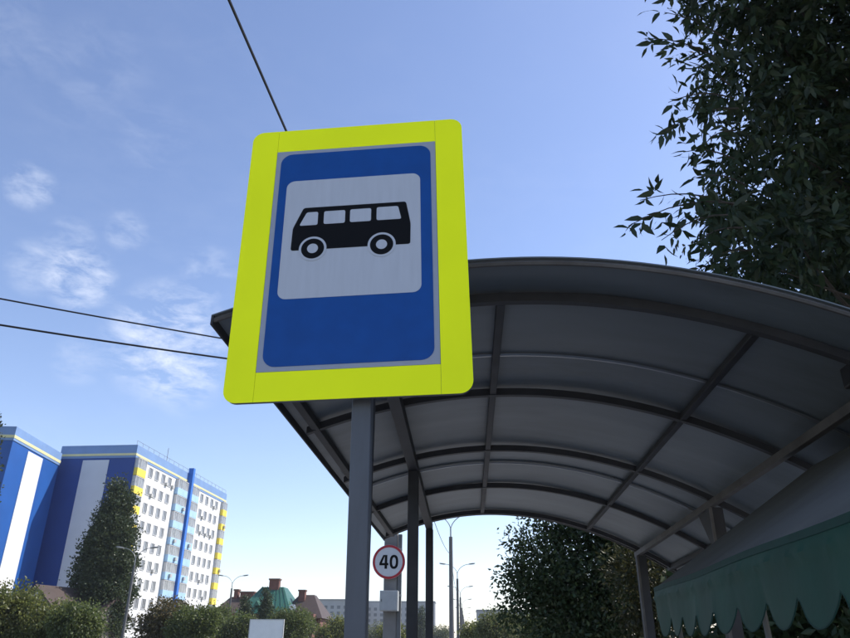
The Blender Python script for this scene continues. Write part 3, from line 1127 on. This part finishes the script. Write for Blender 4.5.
# ---- the big tree right of the shelter
def main_tree():
    base = Vector((5.2, 7.4, 0))
    rs = np.random.RandomState(11)
    lm = leaf_mat('ash leaf dark', (.026, .043, .019), .20, .38, .25, (.04, .05, .015))
    root = thing('ash_tree', 'large dark leafy tree overhanging the right end of the shelter roof', 'tree', base)
    lob = LOBES_MAIN
    lobr = np.array(lob, float)
    lobr[:, :3] -= np.array(base)
    P, D, C, which = crown_points(lobr, 3500, rs, .16, 1, .45, .5)
    # compound leaves: a stalk with 7 leaflets
    n = len(P)
    D /= np.linalg.norm(D, axis=1)[:, None]
    D[:, 2] -= .25
    D /= np.linalg.norm(D, axis=1)[:, None]
    rv = rs.normal(size=(n, 3))
    S = np.cross(D, rv)
    S /= np.linalg.norm(S, axis=1)[:, None]
    LP, LD = [], []
    ln = rs.uniform(.16, .27, n)[:, None]
    for t, s in ((.25, 1), (.25, -1), (.5, 1), (.5, -1), (.75, 1), (.75, -1), (1., 0)):
        LP.append(P + D * ln * t + rs.normal(size=(n, 3)) * .008)
        d = D * (.65 if s else 1) + S * s * .75 + rs.normal(size=(n, 3)) * .22
        d[:, 2] -= .42
        LD.append(d)
    # several compound leaves per twig tip
    LP, LD = np.concatenate(LP), np.concatenate(LD)
    LPs, LDs = [LP], [LD]
    for k in range(3):
        LPs.append(LP + np.tile(rs.normal(size=(n, 3)) * .11, (7, 1)))
        LDs.append(LD + np.tile(rs.normal(size=(n, 3)) * .5, (7, 1)))
    LP, LD = np.concatenate(LPs), np.concatenate(LDs)
    # trunk, limbs, twigs
    t = MB()
    t.tube([(0, 0, 0), (-.1, -.05, 1.6), (-.05, -.2, 3.4), (-.2, -.5, 5.4), (-.3, -.7, 7.6)], [.24, .19, .15, .10, .04], 10)
    trk = t.build('trunk', bark, root, smooth=True)
    axis = [Vector((-.1, -.05, 1.6)), Vector((-.05, -.2, 3.4)), Vector((-.2, -.5, 5.4)), Vector((-.25, -.6, 6.6))]
    for q in lobr:
        if q[3] < .38:
            continue
        e = Vector(q[:3])
        s = min(axis, key=lambda p: abs(p.z - (e.z - 1.6)))
        m1 = s.lerp(e, .55) + Vector((0, 0, .25)) + Vector(rs.normal(size=3)) * .1
        MB().tube([s, m1, e], [.045, .022, .006], 7).build('limb', bark, root, smooth=True)
    # sprays reaching out of the crown: every leaf its own object
    leaf_me = []
    for k in range(4):
        L1 = .115 + .014 * k
        leaf_me.append(leaves_mesh('leaf', np.zeros((1, 3)), np.array([[1., 0, 0]]), np.array([L1]), np.array([L1 * (.27 + .025 * k)]), lm, np.random.RandomState(k), .18, True))
    r2 = random.Random(5)
    nleaf = 0
    xp, xd = [], []
    for (sx, sy, sz), (tx, ty, tz) in SPRAYS:
        a, b = Vector((sx, sy, sz)) - base, Vector((tx, ty, tz)) - base
        ax = (b - a)
        ln = ax.length
        pts = [a.lerp(b, k / 6) + Vector((0, 0, .10 * ln * math.sin(math.pi * k / 6))) for k in range(7)]
        MB().tube(pts, [.009 - .001 * k for k in range(7)], 5).build('twig', bark, root, smooth=True)
        nst = max(3, int(ln / .085))
        for k in range(nst):
            u = (k + .6) / nst
            i = min(5, int(u * 6))
            p = pts[i].lerp(pts[i + 1], u * 6 - i)
            side = Vector((r2.uniform(-1, 1), r2.uniform(-.6, .6), r2.uniform(-1, .7))).normalized()
            st = (ax.normalized() * .8 + side * .75).normalized()
            sl = r2.uniform(.10, .19)
            for w in (.45, 1.0):
                for sgn in ((1, -1) if w < 1 else (0,)):
                    cr = st.cross(Vector((r2.uniform(-.4, .4), -1, r2.uniform(-.4, .4)))).normalized()
                    d = (st * (.7 if sgn else 1) + cr * sgn * .8 + Vector((0, 0, -.25)) + Vector((r2.gauss(0, .15), r2.gauss(0, .15), r2.gauss(0, .15)))).normalized()
                    if nleaf >= 298:                # the rest joins the crown
                        xp.append(p + st * sl * w)
                        xd.append(d)
                        continue
                    o = link('leaf', leaf_me[r2.randrange(4)], root)
                    o.matrix_local = Matrix.Translation(p + st * sl * w) @ d.to_track_quat('X', 'Z').to_matrix().to_4x4() @ Matrix.Rotation(r2.uniform(-.9, .9), 4, 'X')
                    nleaf += 1
    LP, LD = np.concatenate([LP, np.array(xp)]), np.concatenate([LD, np.array(xd)])
    L = rs.uniform(.085, .175, len(LP))
    o = link('crown', leaves_mesh('crown', LP, LD, L, L * rs.uniform(.24, .36, len(L)), lm, rs, .2, True), root)
    o['kind'] = 'stuff'


LOBES_MAIN = [
    (2.31, 5.15, 6.83, 0.20, 0.22, 0.18),
    (2.14, 5.10, 6.84, 0.12, 0.13, 0.11),
    (2.34, 5.15, 6.36, 0.18, 0.20, 0.16),
    (2.22, 5.15, 5.92, 0.15, 0.17, 0.14),
    (1.97, 5.05, 4.83, 0.18, 0.20, 0.16),
    (1.73, 5.00, 4.81, 0.13, 0.14, 0.12),
    (2.12, 5.15, 4.67, 0.17, 0.19, 0.15),
    (2.22, 5.15, 5.45, 0.13, 0.14, 0.12),
    (2.63, 5.30, 7.26, 0.20, 0.22, 0.18),
    (2.29, 5.40, 4.60, 0.18, 0.20, 0.16),
    (3.21, 5.60, 7.49, 0.50, 0.55, 0.47),
    (2.65, 5.30, 6.61, 0.30, 0.33, 0.28),
    (3.70, 6.00, 7.38, 0.75, 0.83, 0.71),
    (2.71, 5.40, 6.11, 0.36, 0.40, 0.34),
    (3.47, 6.20, 6.34, 0.80, 0.88, 0.76),
    (2.60, 5.50, 5.43, 0.30, 0.33, 0.28),
    (3.02, 5.80, 5.18, 0.55, 0.61, 0.52),
    (2.47, 5.40, 4.91, 0.26, 0.29, 0.25),
    (4.31, 6.50, 6.96, 0.95, 1.04, 0.90),
    (3.93, 6.50, 5.53, 0.85, 0.94, 0.81),
    (2.94, 6.00, 4.83, 0.40, 0.44, 0.38),
    (4.73, 6.50, 8.46, 0.90, 0.99, 0.85),
    (2.40, 5.20, 6.16, 0.16, 0.18, 0.15),
    (3.20, 5.20, 8.10, 1.00, 1.00, 0.95),
    (4.60, 6.20, 9.20, 1.80, 1.80, 1.71),
    (6.00, 8.00, 8.60, 2.50, 2.50, 2.38),
    (5.40, 10.30, 7.40, 1.50, 1.50, 1.42),
    (6.60, 6.60, 6.00, 1.90, 1.90, 1.80),
    (4.60, 8.20, 6.20, 1.20, 1.20, 1.14),
    (7.20, 9.50, 6.20, 1.80, 1.80, 1.71),
    (5.00, 4.60, 7.40, 1.20, 1.20, 1.14),
    (6.30, 4.20, 7.60, 1.50, 1.50, 1.40),  # this lobe and the next: out of view, added to shade the awning
    (7.60, 5.20, 8.20, 1.70, 1.70, 1.60),
]
SPRAYS = [
    ((2.42, 5.15, 4.98), (1.34, 4.90, 4.65)),
    ((2.31, 5.15, 4.98), (1.46, 4.90, 4.89)),
    ((2.34, 5.15, 4.88), (1.58, 4.90, 4.51)),
    ((2.52, 5.25, 6.69), (1.75, 5.00, 6.75)),
    ((2.67, 5.35, 7.04), (2.01, 5.10, 7.18)),
    ((2.57, 5.25, 6.10), (1.76, 5.00, 5.63)),
    ((2.56, 5.25, 6.22), (1.86, 5.00, 5.98)),
    ((2.38, 5.25, 4.82), (1.83, 5.00, 4.49)),
    ((2.49, 5.35, 5.60), (1.95, 5.10, 5.51)),
    ((2.55, 5.35, 5.93), (2.09, 5.10, 5.53)),
    ((2.54, 5.25, 6.38), (2.11, 5.00, 6.44)),
    ((2.53, 5.35, 5.32), (2.07, 5.10, 5.25)),
    ((3.06, 5.45, 7.54), (2.50, 5.20, 7.21)),
    ((2.54, 5.55, 4.77), (2.00, 5.30, 4.47)),
]
main_tree()

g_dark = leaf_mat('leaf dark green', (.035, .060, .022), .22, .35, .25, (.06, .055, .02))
g_mid = leaf_mat('leaf mid green', (.105, .140, .040), .52, .35, .35, (.12, .12, .04))
g_olive = leaf_mat('leaf olive', (.155, .180, .048), .55, .35, .35, (.16, .14, .05))
g_poplar = leaf_mat('leaf poplar', (.062, .085, .042), .30, .40, .2, (.09, .10, .04))
g_rust = leaf_mat('leaf rusty', (.10, .095, .036), .38, .35, .6, (.17, .11, .05))
g_pale = leaf_mat('leaf pale far', (.115, .135, .050), .42, .30, .3, (.16, .15, .07))

# dark tree behind the shelter's far end
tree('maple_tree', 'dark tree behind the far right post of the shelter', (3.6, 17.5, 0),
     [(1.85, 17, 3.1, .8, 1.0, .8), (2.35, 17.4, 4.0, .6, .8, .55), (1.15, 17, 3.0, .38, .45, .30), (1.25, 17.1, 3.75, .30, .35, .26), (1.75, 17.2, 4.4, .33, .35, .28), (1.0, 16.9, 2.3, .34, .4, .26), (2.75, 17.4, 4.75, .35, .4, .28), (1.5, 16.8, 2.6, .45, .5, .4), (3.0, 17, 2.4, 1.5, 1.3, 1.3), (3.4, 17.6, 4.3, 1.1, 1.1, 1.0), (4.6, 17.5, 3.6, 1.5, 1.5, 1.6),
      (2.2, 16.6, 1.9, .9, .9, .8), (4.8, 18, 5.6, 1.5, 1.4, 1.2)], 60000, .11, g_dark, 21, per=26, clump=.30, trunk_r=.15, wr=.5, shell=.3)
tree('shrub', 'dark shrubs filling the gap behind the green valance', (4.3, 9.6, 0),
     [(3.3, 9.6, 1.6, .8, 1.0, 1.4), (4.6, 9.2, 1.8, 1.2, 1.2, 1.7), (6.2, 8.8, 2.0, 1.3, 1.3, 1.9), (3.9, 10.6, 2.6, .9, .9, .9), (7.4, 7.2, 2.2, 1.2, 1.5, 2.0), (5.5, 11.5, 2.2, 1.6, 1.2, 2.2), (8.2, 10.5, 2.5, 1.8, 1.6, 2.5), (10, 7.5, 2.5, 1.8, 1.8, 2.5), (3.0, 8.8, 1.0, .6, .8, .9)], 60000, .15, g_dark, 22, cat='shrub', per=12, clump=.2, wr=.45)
tree('vine', 'warm sunlit leafy growth beside the far right shelter post', (2.9, 12.2, 0),
     [(2.75, 12.2, 2.5, .55, .6, .75), (3.2, 12.6, 1.5, .7, .7, 1.2)], 7000, .09, leaf_mat('leaf warm lit', (.040, .046, .017), .3, .4, .5, (.075, .062, .022)), 23, cat='plant', per=12, clump=.16, wr=.45, trunk_r=.06)  # warm sunlight is put into the leaf colour

# tall poplar in front of the white block
pl = [(-39.4, 80, 1.8 + k * 1.62, r, r, 1.6) for k, r in enumerate([2.3, 2.7, 3.0, 3.15, 3.2, 3.1, 2.8, 2.45, 2.0, 1.45, .8])]
pl = [(x - .02 * k + (.3 if k % 2 else -.3), y, z, a, b, c) for k, (x, y, z, a, b, c) in enumerate(pl)]
tree('poplar_tree', 'tall dark columnar poplar in front of the white apartment block', (-39.4, 80, 0), pl, 60000, .27, g_poplar, 31, per=24, clump=.62, trunk_r=.3, wr=.75, droop=-.3, shell=.6)
pl2 = [(-67.2, 72, 3 + k * 2.2, r, r, 1.7) for k, r in enumerate([2.4, 2.9, 3.0, 2.9, 2.7, 2.4, 2.1, 1.8, 1.4, .8])]
tree('poplar_tree', 'poplar cut off by the left edge beside the blue wall', (-51.3, 72, 0), [(p[0] + 15.9, *p[1:]) for p in pl2], 22000, .30, g_poplar, 32, per=10, clump=.42, trunk_r=.3, wr=.75, droop=-.3)


def bushy(name, label, x, y, z, r, n, leaf, m, seed, cat='tree', group=None, sub=7, squash=1.0):
    rs = np.random.RandomState(seed + 500)
    lob = [(x, y, z - r * .9, r * .85, r * .85, r * .8)]
    for k in range(sub):
        a = 2 * math.pi * k / sub + rs.uniform(0, 1)
        q = rs.uniform(.30, .60) * r
        lob.append((x + math.cos(a) * r * .62, y + math.sin(a) * r * .55, z - q * squash - rs.uniform(0, .55) * r, q, q, q * squash))
    lob.append((x + rs.uniform(-.3, .3) * r, y, z - .45 * r, .5 * r, .5 * r, .45 * r))
    tree(name, label, (x, y, 0), lob, n, leaf, m, seed, cat, group, trunk_r=.06 * r + .04, per=16, clump=leaf * 1.9, wr=.6)


bushy('street_tree', 'bright olive tree in the bottom left corner', -31.5, 50, 5.3, 2.7, 14000, .22, g_olive, 41)
bushy('street_tree', 'bright olive bush below the brown cottage roof', -27.6, 50, 4.3, 2.1, 11000, .20, g_olive, 42)
bushy('street_tree', 'low olive bush right of the corner tree, in front of the poplar base', -25.0, 48, 3.9, 1.7, 9000, .20, g_mid, 43)
bushy('street_tree', 'tree with rusty brown top in front of the white apartment block', -24.6, 62, 5.1, 2.2, 8000, .22, g_rust, 44, sub=6)
bushy('street_tree', 'round dark green bush in front of the apartment balconies', -21.8, 60, 4.4, 1.9, 9000, .20, g_mid, 45)
bushy('street_tree', 'green tree at the right foot of the apartment block', -31.6, 95, 6.0, 2.6, 9000, .28, g_mid, 46)
bushy('street_tree', 'green tree left of the blank white board', -27.4, 92, 5.0, 2.4, 9000, .26, g_mid, 47)
bushy('street_tree', 'dark green tree between the blank board and the sign post', -20.2, 86, 5.4, 2.6, 10000, .24, g_mid, 48)
bushy('street_tree', 'pale green tree just left of the sign post', -17.0, 100, 5.0, 2.6, 9000, .27, g_olive, 49)
bushy('street_tree', 'small tree behind the single armed lamp right of the brick house', -24.5, 112, 6.0, 2.2, 8000, .28, g_mid, 60)
for (x, y, h, r, lab, sd_) in ((-28.0, 105, 9.3, 1.1, 'slim dark poplar in front of the middle of the green roof', 50), (-30.9, 105, 8.3, 1.3, 'slim dark poplar at the left end of the green roof', 51)):
    tree('slim_poplar', lab, (x, y, 0), [(x, y, h * (.15 + .1 * k), r * s, r * s, h * .11) for k, s in enumerate([.8, 1, 1.05, 1, .95, .85, .7, .45])], 6000, .26, g_poplar, sd_, per=8, clump=.3, wr=.7, droop=-.3)
# beyond the posts
tree('distant_poplar', 'far poplar seen between the two thin shelter posts', (-14.2, 235, 0), [(-14.2, 235, 2 + 1.9 * k, s, s, 1.6) for k, s in enumerate([1.8, 2.2, 2.2, 2.0, 1.5, .8])], 6000, .4, g_poplar, 52, per=8, clump=.5, wr=.7, droop=-.3)
bushy('distant_tree', 'small far tree right of the thin shelter post', -10.6, 290, 8.2, 4.5, 5000, .6, g_pale, 53)
bushy('distant_tree', 'far tree between speed sign pole and shelter post', -27.0, 240, 8.0, 4.5, 5000, .55, g_pale, 61)
bushy('avenue_tree', 'pale sunlit tree right of the lamp row before the dark tree', 2.3, 62, 4.1, 1.7, 8000, .20, g_pale, 54, group='trees along the avenue')
bushy('avenue_tree', 'smaller olive tree left of the pale sunlit tree', 1.3, 84, 4.0, 2.0, 7000, .24, g_olive, 55, group='trees along the avenue')
bushy('avenue_tree', 'far round tree nearest to the lamp row', 1.2, 120, 4.4, 2.4, 6000, .3, g_pale, 56, group='trees along the avenue')
bushy('avenue_tree', 'olive tree partly hidden behind the dark maple', 5.2, 70, 4.6, 2.4, 7000, .24, g_mid, 57, group='trees along the avenue')
bushy('avenue_tree', 'tree filling the gap left of the utility pole', -11.5, 120, 5.0, 2.6, 6000, .3, g_olive, 58, group='trees along the avenue')


# ================================================================== HAZE
hz = MB().box(-2600, 2600, -2600, 4600, -1.6, 38).build('haze', None)
hm = bpy.data.materials.new('summer haze')
hm.use_nodes = True
hn = hm.node_tree
hn.nodes.remove(hn.nodes['Principled BSDF'])
pv = hn.nodes.new('ShaderNodeVolumePrincipled')
pv.inputs['Color'].default_value = (.88, .94, 1.0, 1)
pv.inputs['Density'].default_value = .00022
pv.inputs['Anisotropy'].default_value = .2
hn.links.new(pv.outputs[0], hn.nodes['Material Output'].inputs['Volume'])
hz.data.materials.clear()
hz.data.materials.append(hm)
tag(hz, 'pale summer haze over the street', 'haze', kind='stuff')
